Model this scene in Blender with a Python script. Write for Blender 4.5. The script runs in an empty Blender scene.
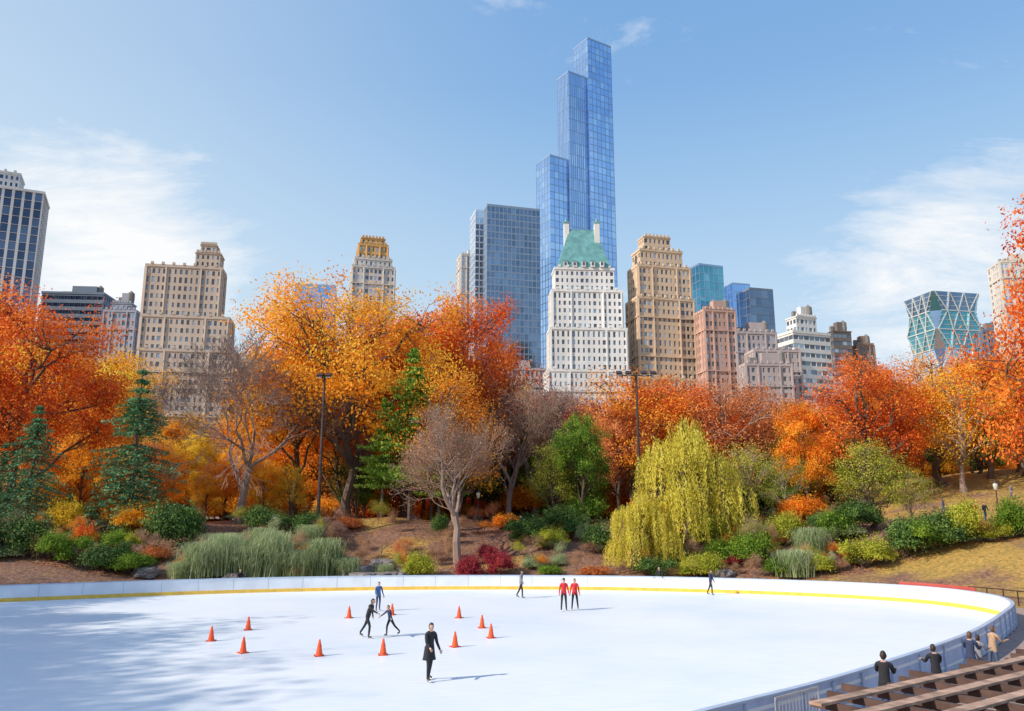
import bpy, math, random
import numpy as np
from mathutils import Vector, Matrix
rnd=random.Random(7); R=np.random.default_rng(11)
scene=bpy.context.scene
# ------------------------------------------------------------ camera model
F=800.0; PITCH=math.atan(164/800); CH=5.6
SP,CP=math.sin(PITCH),math.cos(PITCH)
def ray(u,v):
    k=355.5-v
    return (u-512.0, F*CP-k*SP, F*SP+k*CP)
def at(u,v,D):
    X,Y,Z=ray(u,v); return X/Y*D, D, CH+Z/Y*D
def ground(u,v,z=0.0):
    X,Y,Z=ray(u,v); t=(z-CH)/Z; return X*t, Y*t
def proj_u(x,y,z):
    z=z-CH; dep=y*CP+z*SP
    return 512+F*x/dep
cam=bpy.data.cameras.new("camera"); cam.sensor_width=36; cam.lens=36*F/1024; cam.clip_end=8000; cam.clip_start=0.1
camo=bpy.data.objects.new("camera",cam); scene.collection.objects.link(camo)
camo.location=(0,0,CH); camo.rotation_euler=(math.pi/2+PITCH,0,0); scene.camera=camo
scene.view_settings.view_transform='Standard'; scene.view_settings.look='None'; scene.view_settings.exposure=0
# ------------------------------------------------------------ mesh builder
class MB:
    def __init__(s): s.V=[];s.n=0;s.Q=[];s.QM=[];s.T=[];s.TM=[];s.A=[]
    def add(s,v,q=None,t=None,mat=0,tint=0.5):
        v=np.asarray(v,dtype=np.float64).reshape(-1,3)
        if q is not None:
            q=np.asarray(q,dtype=np.int64).reshape(-1,4); s.Q.append(q+s.n)
            s.QM.append(np.full(len(q),mat) if np.isscalar(mat) else np.asarray(mat))
        if t is not None:
            t=np.asarray(t,dtype=np.int64).reshape(-1,3); s.T.append(t+s.n); s.TM.append(np.full(len(t),mat))
        s.V.append(v); s.A.append(np.full(len(v),tint) if np.isscalar(tint) else np.asarray(tint)); s.n+=len(v)
    def box(s,c,size,rot=0,mat=0,tilt=None):
        h=np.array(size)/2
        v=np.array([[x,y,z] for z in(-1,1) for y in(-1,1) for x in(-1,1)])*h
        if tilt is not None: v=v@np.array(tilt).T
        cr,sr=math.cos(rot),math.sin(rot)
        v=v@np.array([[cr,-sr,0],[sr,cr,0],[0,0,1]]).T+np.array(c)
        s.add(v,[[0,2,3,1],[4,5,7,6],[0,1,5,4],[2,6,7,3],[0,4,6,2],[1,3,7,5]],mat=mat)
    def beam(s,a,b,w,h,mat=0):
        a=np.array(a,float);b=np.array(b,float);d=b-a;L=np.linalg.norm(d);d/=L
        up=np.array([0,0,1.]) if abs(d[2])<.95 else np.array([1.,0,0])
        r=np.cross(d,up);r/=np.linalg.norm(r);u=np.cross(r,d)
        v=[]
        for p in(a,b):
            for i,j in((-1,-1),(1,-1),(1,1),(-1,1)): v.append(p+r*i*w/2+u*j*h/2)
        s.add(v,[[0,3,2,1],[4,5,6,7],[0,1,5,4],[1,2,6,5],[2,3,7,6],[3,0,4,7]],mat=mat)
    def tube(s,pts,rad,sides=5,mat=0,cap=True,tint=.5):
        pts=np.asarray(pts,float);n=len(pts);d=np.gradient(pts,axis=0)
        d/=np.linalg.norm(d,axis=1)[:,None]+1e-9
        ref=np.array([1.,0,0]) if abs(d[0][0])<.8 else np.array([0,1.,0])
        a=np.cross(d,ref);a/=np.linalg.norm(a,axis=1)[:,None]+1e-9;b=np.cross(d,a)
        th=np.arange(sides)*2*math.pi/sides;rad=np.asarray(rad,float)*np.ones(n)
        v=pts[:,None,:]+rad[:,None,None]*(np.cos(th)[None,:,None]*a[:,None,:]+np.sin(th)[None,:,None]*b[:,None,:])
        i=np.arange(n-1)[:,None]*sides;j=np.arange(sides)[None,:];k=(j+1)%sides
        q=np.stack([i+j,i+k,i+sides+k,i+sides+j],-1).reshape(-1,4)
        s.add(v.reshape(-1,3),q,mat=mat,tint=tint)
        if cap:
            for e,o in((0,1),(n-1,0)):
                ring=v[e]; c=ring.mean(0)
                vv=np.vstack([ring,c]); t=[[x,(x+1)%sides,sides] for x in range(sides)]
                s.add(vv,t=t,mat=mat,tint=tint)
    def mesh(s,name,mats,smooth=False):
        V=np.vstack(s.V) if s.V else np.zeros((0,3));me=bpy.data.meshes.new(name)
        Q=np.vstack(s.Q) if s.Q else np.zeros((0,4),int);T=np.vstack(s.T) if s.T else np.zeros((0,3),int)
        nl=Q.size+T.size;nf=len(Q)+len(T)
        me.vertices.add(len(V));me.vertices.foreach_set('co',V.astype(np.float32).ravel())
        me.loops.add(nl);me.loops.foreach_set('vertex_index',np.concatenate([Q.ravel(),T.ravel()]).astype(np.int32))
        me.polygons.add(nf)
        st=np.concatenate([np.arange(len(Q))*4,len(Q)*4+np.arange(len(T))*3]).astype(np.int32)
        me.polygons.foreach_set('loop_start',st)
        mi=np.concatenate((s.QM or [np.zeros(0)])+(s.TM or [])) .astype(np.int32)
        me.polygons.foreach_set('material_index',mi)
        me.polygons.foreach_set('use_smooth',np.full(nf,bool(smooth)))
        for m in mats: me.materials.append(m)
        at_=me.attributes.new('tint','FLOAT','POINT');at_.data.foreach_set('value',np.concatenate(s.A).astype(np.float32))
        me.update(calc_edges=True);me.validate();return me
    def obj(s,name,mats,smooth=False,parent=None):
        o=bpy.data.objects.new(name,s.mesh(name,mats,smooth));scene.collection.objects.link(o)
        if parent:o.parent=parent
        return o
# ------------------------------------------------------------ materials
def newmat(name):
    m=bpy.data.materials.new(name);m.use_nodes=True;nt=m.node_tree
    return m,nt,nt.nodes['Principled BSDF']
def ramp(nt,stops):
    r=nt.nodes.new('ShaderNodeValToRGB');e=r.color_ramp.elements
    e[0].position,e[0].color=stops[0][0],(*stops[0][1],1);e[1].position,e[1].color=stops[-1][0],(*stops[-1][1],1)
    for p,c in stops[1:-1]:
        x=e.new(p);x.color=(*c,1)
    return r
def solid(name,col,rough=.6,metal=0,var=.15,scale=3.,bump=0,coord='Object'):
    m,nt,p=newmat(name);N=nt.nodes.new;L=nt.links.new
    tc=N('ShaderNodeTexCoord');n=N('ShaderNodeTexNoise');n.inputs['Scale'].default_value=scale;n.inputs['Detail'].default_value=6
    L(tc.outputs[coord],n.inputs['Vector'])
    lo=tuple(c*(1-var) for c in col);hi=tuple(min(1,c*(1+var)) for c in col)
    r=ramp(nt,[(.3,lo),(.7,hi)]);L(n.outputs['Fac'],r.inputs['Fac']);L(r.outputs['Color'],p.inputs['Base Color'])
    p.inputs['Roughness'].default_value=rough;p.inputs['Metallic'].default_value=metal
    if bump:
        b=N('ShaderNodeBump');b.inputs['Strength'].default_value=bump;L(n.outputs['Fac'],b.inputs['Height']);L(b.outputs['Normal'],p.inputs['Normal'])
    return m
def leafmat(name,dark,mid,light,trans=.45):
    m,nt,p=newmat(name);N=nt.nodes.new;L=nt.links.new
    a=N('ShaderNodeAttribute');a.attribute_name='tint'
    oi=N('ShaderNodeObjectInfo');ma=N('ShaderNodeMath');ma.operation='MULTIPLY_ADD';ma.inputs[1].default_value=.22;L(oi.outputs['Random'],ma.inputs[0])
    ad=N('ShaderNodeMath');ad.operation='SUBTRACT';ad.inputs[1].default_value=.09;L(a.outputs['Fac'],ma.inputs[2]);L(ma.outputs[0],ad.inputs[0])
    r=ramp(nt,[(0.0,dark),(.42,mid),(.92,light)]);L(ad.outputs[0],r.inputs['Fac'])
    L(r.outputs['Color'],p.inputs['Base Color']);p.inputs['Roughness'].default_value=.55;p.inputs['Specular IOR Level'].default_value=.2
    t=N('ShaderNodeBsdfTranslucent');L(r.outputs['Color'],t.inputs['Color'])
    mx=N('ShaderNodeMixShader');mx.inputs[0].default_value=trans
    out=nt.nodes['Material Output'];L(p.outputs[0],mx.inputs[1]);L(t.outputs[0],mx.inputs[2]);L(mx.outputs[0],out.inputs['Surface'])
    return m
LM=dict(
 redorange=leafmat('leaf_red_orange',(.42,.05,.015),(.88,.17,.022),(.97,.36,.05)),
 orange=leafmat('leaf_orange',(.58,.15,.015),(.97,.34,.022),(.98,.54,.06)),
 amber=leafmat('leaf_amber',(.60,.17,.012),(.97,.38,.02),(.98,.62,.07)),
 yelorange=leafmat('leaf_yellow_orange',(.62,.24,.015),(.97,.48,.025),(.98,.68,.09)),
 yellow=leafmat('leaf_yellow',(.50,.34,.02),(.92,.65,.04),(.97,.82,.14)),
 rust=leafmat('leaf_rust',(.34,.09,.03),(.75,.26,.08),(.90,.44,.18)),
 pink=leafmat('leaf_pinkish',(.36,.18,.13),(.64,.38,.28),(.82,.58,.42)),
 burg=leafmat('leaf_burgundy',(.13,.012,.03),(.42,.04,.07),(.62,.12,.11)),
 green=leafmat('leaf_green',(.03,.08,.01),(.16,.30,.03),(.36,.50,.06)),
 ygreen=leafmat('leaf_yellow_green',(.18,.22,.015),(.48,.52,.05),(.74,.70,.12)),
 willow=leafmat('leaf_willow',(.36,.33,.03),(.74,.64,.07),(.90,.80,.18)),
 spruce=leafmat('needle_spruce',(.02,.07,.03),(.07,.21,.09),(.20,.38,.16),.12),
 pine=leafmat('needle_pine',(.05,.13,.01),(.22,.42,.05),(.46,.62,.12),.25),
 dkgreen=leafmat('leaf_dark_green',(.02,.05,.012),(.07,.15,.035),(.20,.32,.07),.2),
 grass=leafmat('blade_pale_green',(.14,.20,.07),(.36,.46,.22),(.60,.66,.40),.35),
 twig=leafmat('leaf_dry_tan',(.25,.12,.07),(.52,.30,.18),(.72,.48,.28)),
)
BARK=solid('bark',(.13,.09,.068),.9,0,.4,6,.4)
BARKL=solid('bark_greyish',(.30,.21,.17),.9,0,.35,6,.3)
# ------------------------------------------------------------ world
SUN_EL=math.radians(33); sx,sy=-0.89,-0.46
SUN=Vector((sx*math.cos(SUN_EL)/math.hypot(sx,sy),sy*math.cos(SUN_EL)/math.hypot(sx,sy),math.sin(SUN_EL)))
w=bpy.data.worlds.new("World");scene.world=w;w.use_nodes=True;nt=w.node_tree;N=nt.nodes.new;L=nt.links.new
bg=nt.nodes['Background'];SKY=.14;bg.inputs['Strength'].default_value=SKY
sk=N('ShaderNodeTexSky');sk.sky_type='NISHITA';sk.sun_disc=False;sk.sun_elevation=SUN_EL
sk.sun_rotation=math.atan2(SUN.x,SUN.y);sk.air_density=1.0;sk.dust_density=1.2;sk.ozone_density=2.0
tc=N('ShaderNodeTexCoord');sep=N('ShaderNodeSeparateXYZ');L(tc.outputs['Generated'],sep.inputs[0])
def M(op,a,b=None,c=None,clamp=False):
    n=N('ShaderNodeMath');n.operation=op;n.use_clamp=clamp
    for i,x in enumerate((a,b,c)):
        if x is None: continue
        if isinstance(x,(int,float)): n.inputs[i].default_value=x
        else: L(x,n.inputs[i])
    return n.outputs[0]
den=M('ADD',M('MAXIMUM',sep.outputs['Z'],0.0),.22)
cx=M('DIVIDE',sep.outputs['X'],den);cy=M('DIVIDE',sep.outputs['Y'],den)
cmb=N('ShaderNodeCombineXYZ');L(cx,cmb.inputs[0]);L(cy,cmb.inputs[1])
mp=N('ShaderNodeMapping');mp.inputs['Rotation'].default_value=(0,0,.5);mp.inputs['Scale'].default_value=(1.0,1.9,1);L(cmb.outputs[0],mp.inputs[0])
nz=N('ShaderNodeTexNoise');nz.inputs['Scale'].default_value=1.9;nz.inputs['Detail'].default_value=12;nz.inputs['Roughness'].default_value=.68;nz.inputs['Distortion'].default_value=.35;L(mp.outputs[0],nz.inputs['Vector'])
def blob(u,v,rad,inner=0.0):
    d=Vector(ray(u,v)).normalized()
    vm=N('ShaderNodeVectorMath');vm.operation='DISTANCE';L(tc.outputs['Generated'],vm.inputs[0]);vm.inputs[1].default_value=d
    mr=N('ShaderNodeMapRange');mr.interpolation_type='SMOOTHSTEP';L(vm.outputs['Value'],mr.inputs[0])
    mr.inputs[1].default_value=rad;mr.inputs[2].default_value=inner;return mr.outputs[0]
mask=M('MAXIMUM',M('MULTIPLY',blob(120,255,.29),1.32),M('MULTIPLY',blob(950,280,.30),1.12))
mask=M('MAXIMUM',mask,M('MULTIPLY',blob(-300,200,.6),1.0))
mask=M('MAXIMUM',mask,.38)
thr=M('SUBTRACT',.76,M('MULTIPLY',mask,.42))
cl=M('MULTIPLY',M('SUBTRACT',nz.outputs['Fac'],thr),3.4,clamp=True)
rp=ramp(nt,[(0.0,(.88,.93,.97)),(.14,(.70,.84,.95)),(.32,(.47,.69,.92)),(.50,(.23,.47,.83)),(.9,(.12,.30,.66))])
rp.color_ramp.interpolation='B_SPLINE'
L(sep.outputs['Z'],rp.inputs['Fac'])
scl=N('ShaderNodeMix');scl.data_type='RGBA';scl.blend_type='MULTIPLY';scl.inputs[0].default_value=1;L(rp.outputs['Color'],scl.inputs[6]);scl.inputs[7].default_value=(1/SKY,1/SKY,1/SKY,1)
m1=N('ShaderNodeMix');m1.data_type='RGBA';m1.inputs[0].default_value=.88;L(sk.outputs[0],m1.inputs[6]);L(scl.outputs[2],m1.inputs[7])
gl=N('ShaderNodeMapRange');gl.interpolation_type='SMOOTHSTEP';L(sep.outputs['X'],gl.inputs[0]);gl.inputs[1].default_value=.15;gl.inputs[2].default_value=-.75;gl.inputs[3].default_value=0;gl.inputs[4].default_value=.5
mh=N('ShaderNodeMix');mh.data_type='RGBA';L(gl.outputs[0],mh.inputs[0]);L(m1.outputs[2],mh.inputs[6]);mh.inputs[7].default_value=(.80/SKY,.90/SKY,.96/SKY,1)
m2=N('ShaderNodeMix');m2.data_type='RGBA';L(M('MULTIPLY',cl,.95),m2.inputs[0]);L(mh.outputs[2],m2.inputs[6]);m2.inputs[7].default_value=(1.0/SKY,1.0/SKY,1.0/SKY,1)
L(m2.outputs[2],bg.inputs['Color'])
sl=bpy.data.lights.new("sun",'SUN');sl.energy=5.0;sl.angle=math.radians(.6);sl.color=(1,.88,.73)
so=bpy.data.objects.new("sun",sl);scene.collection.objects.link(so);so.rotation_euler=SUN.to_track_quat('Z','Y').to_euler();so.location=(-60,-30,80)
# ------------------------------------------------------------ rink curve
CPTS=[(4.5,20.5),(10,25.3),(18,33.5),(24,41),(27.8,46.5),(29.2,51.5),(27.8,57),(22,62),(13,65.8),(4,67.6),(-8,67.6),(-20,65),(-31,60),(-42,53),(-50,43),(-52,30),(-46,16),(-30,8),(-12,9),(-3,14)]
def catmull(P,k=14):
    P=np.array(P,float);n=len(P);out=[]
    for i in range(n):
        a,b,c,d=P[i-1],P[i],P[(i+1)%n],P[(i+2)%n]
        for j in range(k):
            t=j/k;out.append(.5*((2*b)+(-a+c)*t+(2*a-5*b+4*c-d)*t*t+(-a+3*b-3*c+d)*t**3))
    return np.array(out)
RC=catmull(CPTS);NR=len(RC);tan=np.roll(RC,-1,0)-np.roll(RC,1,0);tan/=np.linalg.norm(tan,axis=1)[:,None]
NOR=np.stack([tan[:,1],-tan[:,0]],1)
def inside(x,y):
    r=np.zeros(x.shape,bool)
    for i in range(NR):
        x1,y1=RC[i];x2,y2=RC[(i+1)%NR]
        if y1==y2: continue
        c=((y1>y)!=(y2>y))&(x<(x2-x1)*(y-y1)/(y2-y1)+x1);r^=c
    return r
def sst(a,b,x):
    t=np.clip((x-a)/(b-a),0,1);return t*t*(3-2*t)
def hgt(x,y):
    x=np.atleast_1d(np.asarray(x,float));y=np.atleast_1d(np.asarray(y,float))
    sub=RC[::2];d=np.full(x.shape,1e9)
    for p in sub: d=np.minimum(d,(x-p[0])**2+(y-p[1])**2)
    d=np.sqrt(d);d=np.where(inside(x,y),0,d)
    m=np.maximum(sst(48,66,y),sst(-25,-50,x))
    und=.35*np.sin(x*.21+1)*np.cos(y*.17)+.2*np.sin(x*.5+y*.3)
    h=sst(1.5,26,d)*5.4*m+sst(4,18,d)*m*und
    h+=7.5*sst(25,78,x)*sst(66,118,y)*sst(400,200,y)
    return h-.03
def H(x,y): return float(hgt([x],[y])[0])
xs=np.concatenate([[-4000,-1500,-600,-300,-180,-130],np.arange(-100,130,1.3),[145,180,300,600,1500,4000]])
ys=np.concatenate([[-1500,-300,-80,-30],np.arange(-10,150,1.3),[165,190,230,300,500,1200,2500,6000]])
GX,GY=np.meshgrid(xs,ys);GZ=hgt(GX.ravel(),GY.ravel())
mb=MB();nx,ny=len(xs),len(ys);i=np.arange(ny-1)[:,None]*nx;j=np.arange(nx-1)[None,:]
mb.add(np.stack([GX.ravel(),GY.ravel(),GZ],1),np.stack([i+j,i+j+1,i+nx+j+1,i+nx+j],-1).reshape(-1,4))
gm,nt,p=newmat('leaf_litter_ground');N=nt.nodes.new;L=nt.links.new
tc=N('ShaderNodeTexCoord')
n1=N('ShaderNodeTexNoise');n1.inputs['Scale'].default_value=.16;n1.inputs['Detail'].default_value=7
n2=N('ShaderNodeTexNoise');n2.inputs['Scale'].default_value=3.2;n2.inputs['Detail'].default_value=10;n2.inputs['Roughness'].default_value=.8
for n in(n1,n2):L(tc.outputs['Object'],n.inputs['Vector'])
r1=ramp(nt,[(.32,(.07,.04,.035)),(.5,(.24,.13,.09)),(.68,(.52,.28,.14))]);L(n2.outputs['Fac'],r1.inputs['Fac'])
r2=ramp(nt,[(.32,(.12,.11,.03)),(.5,(.42,.28,.07)),(.68,(.78,.44,.11))]);L(n2.outputs['Fac'],r2.inputs['Fac'])
sp_=N('ShaderNodeSeparateXYZ');L(tc.outputs['Object'],sp_.inputs[0])
mr=N('ShaderNodeMapRange');mr.interpolation_type='SMOOTHSTEP';L(sp_.outputs['X'],mr.inputs[0]);mr.inputs[1].default_value=18;mr.inputs[2].default_value=55;mr.inputs[3].default_value=0;mr.inputs[4].default_value=.2
mad=N('ShaderNodeMath');mad.operation='ADD';L(n1.outputs['Fac'],mad.inputs[0]);L(mr.outputs[0],mad.inputs[1])
r3=ramp(nt,[(.54,(0,0,0)),(.66,(1,1,1))]);L(mad.outputs[0],r3.inputs['Fac'])
mx=N('ShaderNodeMix');mx.data_type='RGBA';L(r3.outputs['Color'],mx.inputs[0]);L(r1.outputs['Color'],mx.inputs[6]);L(r2.outputs['Color'],mx.inputs[7]);L(mx.outputs[2],p.inputs['Base Color'])
p.inputs['Roughness'].default_value=.95;b=N('ShaderNodeBump');b.inputs['Strength'].default_value=.8;b.inputs['Distance'].default_value=.2;L(n2.outputs['Fac'],b.inputs['Height']);L(b.outputs['Normal'],p.inputs['Normal'])
mb.obj('ground',[gm],True)
# ice
im,nt,p=newmat('ice');N=nt.nodes.new;L=nt.links.new
tc=N('ShaderNodeTexCoord');n1=N('ShaderNodeTexNoise');n1.inputs['Scale'].default_value=.12;n1.inputs['Detail'].default_value=7;L(tc.outputs['Object'],n1.inputs['Vector'])
mp=N('ShaderNodeMapping');mp.inputs['Scale'].default_value=(.5,6,1);mp.inputs['Rotation'].default_value=(0,0,.3);L(tc.outputs['Object'],mp.inputs[0])
n2=N('ShaderNodeTexNoise');n2.inputs['Scale'].default_value=1.6;n2.inputs['Detail'].default_value=8;L(mp.outputs[0],n2.inputs['Vector'])
r=ramp(nt,[(.3,(.76,.84,.91)),(.6,(.87,.91,.94))]);L(n1.outputs['Fac'],r.inputs['Fac'])
r2=ramp(nt,[(.3,(.90,.93,.97)),(.55,(1,1,1))]);L(n2.outputs['Fac'],r2.inputs['Fac'])
mx=N('ShaderNodeMix');mx.data_type='RGBA';mx.blend_type='MULTIPLY';mx.inputs[0].default_value=1;L(r.outputs['Color'],mx.inputs[6]);L(r2.outputs['Color'],mx.inputs[7]);L(mx.outputs[2],p.inputs['Base Color'])
p.inputs['Roughness'].default_value=.4;p.inputs['Specular IOR Level'].default_value=.2
me=bpy.data.meshes.new('ice_rink');me.from_pydata([(x,y,0) for x,y in RC],[],[list(range(NR))]);me.materials.append(im)
scene.collection.objects.link(bpy.data.objects.new('ice_rink',me))
# boards
WHT=solid('board_white',(.72,.76,.82),.4,0,.09,.8);YEL=solid('board_yellow',(.80,.50,.07),.5,0,.15,2);CAP=solid('board_cap',(.45,.55,.70),.4,0,.1,2)
BLU_SHADE=solid('board_outer_shade_blue',(.42,.52,.74),.5,0,.2,1.0);DRK=solid('joint_grey',(.36,.40,.46),.6)  # outer board face: its bluish shade is put into the base colour
def strip(mb,o1,z1,o2,z2,mat,idx=None):
    a=RC+NOR*o1;b=RC+NOR*o2;k=np.arange(NR) if idx is None else idx
    v=np.vstack([np.column_stack([a,np.full(NR,z1)]),np.column_stack([b,np.full(NR,z2)])]);k2=(k+1)%NR
    mb.add(v,np.stack([k,k2,k2+NR,k+NR],1),mat=mat)
mb=MB()
strip(mb,0,.0,0,1.08,0);strip(mb,.12,1.08,.12,0,3)
strip(mb,-.025,0,-.025,.24,1);strip(mb,-.025,.24,.0,.26,1)
strip(mb,-.03,1.08,-.03,1.14,2);strip(mb,-.03,1.14,.16,1.14,2);strip(mb,.16,1.14,.16,1.08,2);strip(mb,-.03,1.08,.16,1.08,2)
strip(mb,.125,.80,.125,.9,0);strip(mb,.125,.25,.125,.33,0)
for i in range(0,NR,3):
    a=math.atan2(tan[i][1],tan[i][0]);c=RC[i]-NOR[i]*.003
    mb.box((c[0],c[1],.67),(.025,.012,.78),a,4)
    c=RC[i]+NOR[i]*.16;mb.box((c[0],c[1],.52),(.09,.07,1.04),a,2)
mb.obj('rink_boards',[WHT,YEL,CAP,BLU_SHADE,DRK])
idx=np.array([i for i in range(-14*4,14*6)])%NR
mb=MB();k=idx;a=RC+NOR*.17;b=RC+NOR*7.5
v=np.vstack([np.column_stack([a,np.full(NR,.004)]),np.column_stack([b,np.full(NR,.004)])])
mb.add(v,np.stack([k,(k+1)%NR,(k+1)%NR+NR,k+NR],1))
mb.obj('walkway',[solid('paving',(.36,.27,.23),.85,0,.25,2.5,.2)])
# ------------------------------------------------------------ trees
def rv(n):
    v=R.normal(size=(n,3));return v/np.linalg.norm(v,axis=1)[:,None]
def leaves(mb,c,size,out,mat=1,tint=.5,bias=.7,asp=.55):
    n=len(c);nn=rv(n)*.8+out*bias+np.array([0,0,.25]);nn/=np.linalg.norm(nn,axis=1)[:,None]
    u=np.cross(nn,rv(n));u/=np.linalg.norm(u,axis=1)[:,None]+1e-9;v=np.cross(nn,u)
    s=np.asarray(size)*np.ones(n);s=(s*R.uniform(.6,1.25,n))[:,None]
    V=np.stack([c+u*s,c+v*s*asp,c-u*s,c-v*s*asp],1).reshape(-1,3)
    t=np.repeat(np.asarray(tint)*np.ones(n),4)
    mb.add(V,np.arange(4*n).reshape(-1,4),mat=mat,tint=t)
def curve(a,b,k=5,sag=0.,wob=.02):
    a=np.array(a,float);b=np.array(b,float);t=np.linspace(0,1,k)[:,None]
    p=a+(b-a)*t;L_=np.linalg.norm(b-a);p+=np.sin(t*math.pi)*np.array([0,0,sag*L_])
    p[1:-1]+=R.normal(size=(k-2,3))*wob*L_;return p
def broad(cw=.8,base=.25,nl=13,nleaf=26000,ls=.0105,clumps=15,sig=.26,spread=1.0):
    mb=MB();cz=(1+base)/2;rx=cw/2;rz=(1-base)/2
    tr=curve((0,0,0),(R.normal()*.02,R.normal()*.02,.74),8,0,.018);mb.tube(tr,np.linspace(.021,.007,8)*np.array([1.5]+[1]*7),8,0)
    lobes=[]
    for i in range(nl):
        th=i*2.399+R.uniform(-.3,.3);h=-.75+1.6*((i+.5)/nl);rr=math.sqrt(max(.05,1-h*h*.9))*R.uniform(.52,.85)*spread
        lobes.append((np.array([math.cos(th)*rr*rx,math.sin(th)*rr*rx,cz+h*rz*.82+R.normal()*.02]),R.uniform(.24,.42)*rx*1.1))
    lobes.append((np.array([0,0,cz+rz*.7]),rx*.33));lobes.append((np.array([0,0,cz]),rx*.45))
    for c,lr in lobes:
        zt=min(.72,max(base*.75,c[2]-.22-R.uniform(0,.1)));k=np.argmin(abs(tr[:,2]-zt));st=tr[k]
        lb=curve(st,c,6,.08,.04);r0=.009*R.uniform(.8,1.2);mb.tube(lb,np.linspace(r0,.0035,6),5,0,False)
        dirs=rv(clumps);dirs[:,2]=dirs[:,2]*.8+.1
        for d in dirs:
            rad=lr*R.uniform(.45,1.15);a=c+d*rad*np.array([1,1,.8])
            mb.tube(curve(lb[R.integers(3,6)],a,4,.05,.06),[.003,.0022,.0015,.0007],3,0,False)
            m=int(nleaf/(len(lobes)*clumps)*R.uniform(.4,1.6))
            q=a+R.normal(size=(m,3))*lr*sig*np.array([1,1,.75])
            o=q-np.array([0,0,cz-.1]);o/=np.linalg.norm(o,axis=1)[:,None]+1e-6
            ct=R.uniform(.08,.92);leaves(mb,q,ls,o,1,np.clip(ct+R.normal(size=m)*.16,0,1))
    return mb
def bare(depth=6,spread=.55,lf=0,ls=.008,up=.12,r0=.022,fork=4,rmin=.0011,sc=.022):
    mb=MB();tips=[]
    def grow(p,d,Ln,r,k):
        n=5 if k>2 else 4;pts=[p]
        dd=d.copy()
        for i in range(n-1):
            dd=dd+R.normal(size=3)*.11+np.array([0,0,up*.35]);dd/=np.linalg.norm(dd);pts.append(pts[-1]+dd*Ln/(n-1))
        r1=max(r*.6,rmin*.6);mb.tube(np.array(pts),np.linspace(r,r1,n),7 if k>4 else (4 if k>2 else 3),0,False)
        if k==0: tips.append(pts[-1]);return
        if k<=2: tips.append(pts[2])
        nc=fork if k==depth else 3
        for c in range(nc):
            q=pts[-1] if c<2 else pts[R.integers(2,n-1) if n>3 else 2]
            a=rv(1)[0];a-=a.dot(dd)*dd;a/=np.linalg.norm(a)
            nd=dd+a*spread*R.uniform(.7,1.5);nd/=np.linalg.norm(nd)
            grow(q,nd,Ln*R.uniform(.64,.84),max(r1*R.uniform(.65,.95),rmin),k-1)
    grow(np.array([0,0,0.]),np.array([0,0,1.]),.25,r0,depth)
    tips=np.array(tips)
    if lf:
        c=np.repeat(tips,lf,0)+R.normal(size=(len(tips)*lf,3))*sc;o=c-np.array([0,0,.5]);o/=np.linalg.norm(o,axis=1)[:,None]
        g=.5+.35*np.sin(c[:,0]*9)*np.cos(c[:,1]*8+c[:,2]*7)
        leaves(mb,c,ls,o,1,np.clip(g+R.normal(size=len(c))*.18,0,1))
    zm=max(v[:,2].max() for v in mb.V)
    for v in mb.V: v/=zm
    return mb
def conifer(levels=40,nb=8,rw=.25,base=.05,ls=.012,per=62,irr=.15,droop=.3,gap=0):
    mb=MB();mb.tube(curve((0,0,0),(0,0,.99),8,0,.004),np.linspace(.016,.002,8),7,0)
    for i in range(levels):
        z=base+(1-base)*(i/levels)**.93;L0=rw*(1-((z-base)/(1-base)))**.85+.012
        if gap and R.random()<gap: continue
        th0=R.uniform(0,6.28);lv=R.uniform(.8,1.2)
        for b in range(nb):
            th=th0+b*2*math.pi/nb+R.uniform(-.25,.25);Ln=L0*lv*R.uniform(1-irr*1.6,1+irr);d=np.array([math.cos(th),math.sin(th),0])
            t=np.linspace(0,1,5)[:,None];p=np.array([0,0,z])+d*t*Ln+np.array([0,0,1])*(-droop*t**1.2+.22*droop*t**3)*Ln
            mb.tube(p,[.003,.0025,.002,.0013,.0007],3,0,False)
            m=int(per*(.35+Ln/rw));tt=R.uniform(.12,1.03,m);c=np.array([0,0,z])+d*tt[:,None]*Ln+np.array([0,0,1])*((-droop*tt**1.2+.22*droop*tt**3)*Ln)[:,None]
            side=np.array([-d[1],d[0],0]);c+=side*(R.normal(size=m)*Ln*.16*(1.15-tt*.7))[:,None]+R.normal(size=(m,3))*.004-np.array([0,0,1])*abs(R.normal(size=m))[:,None]*.008
            leaves(mb,c,ls,np.tile(d*.3,(m,1)),1,np.clip(R.uniform(.2,.7)+R.normal(size=m)*.15+tt*.2-.1,0,1),.6,.32)
    return mb
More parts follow.
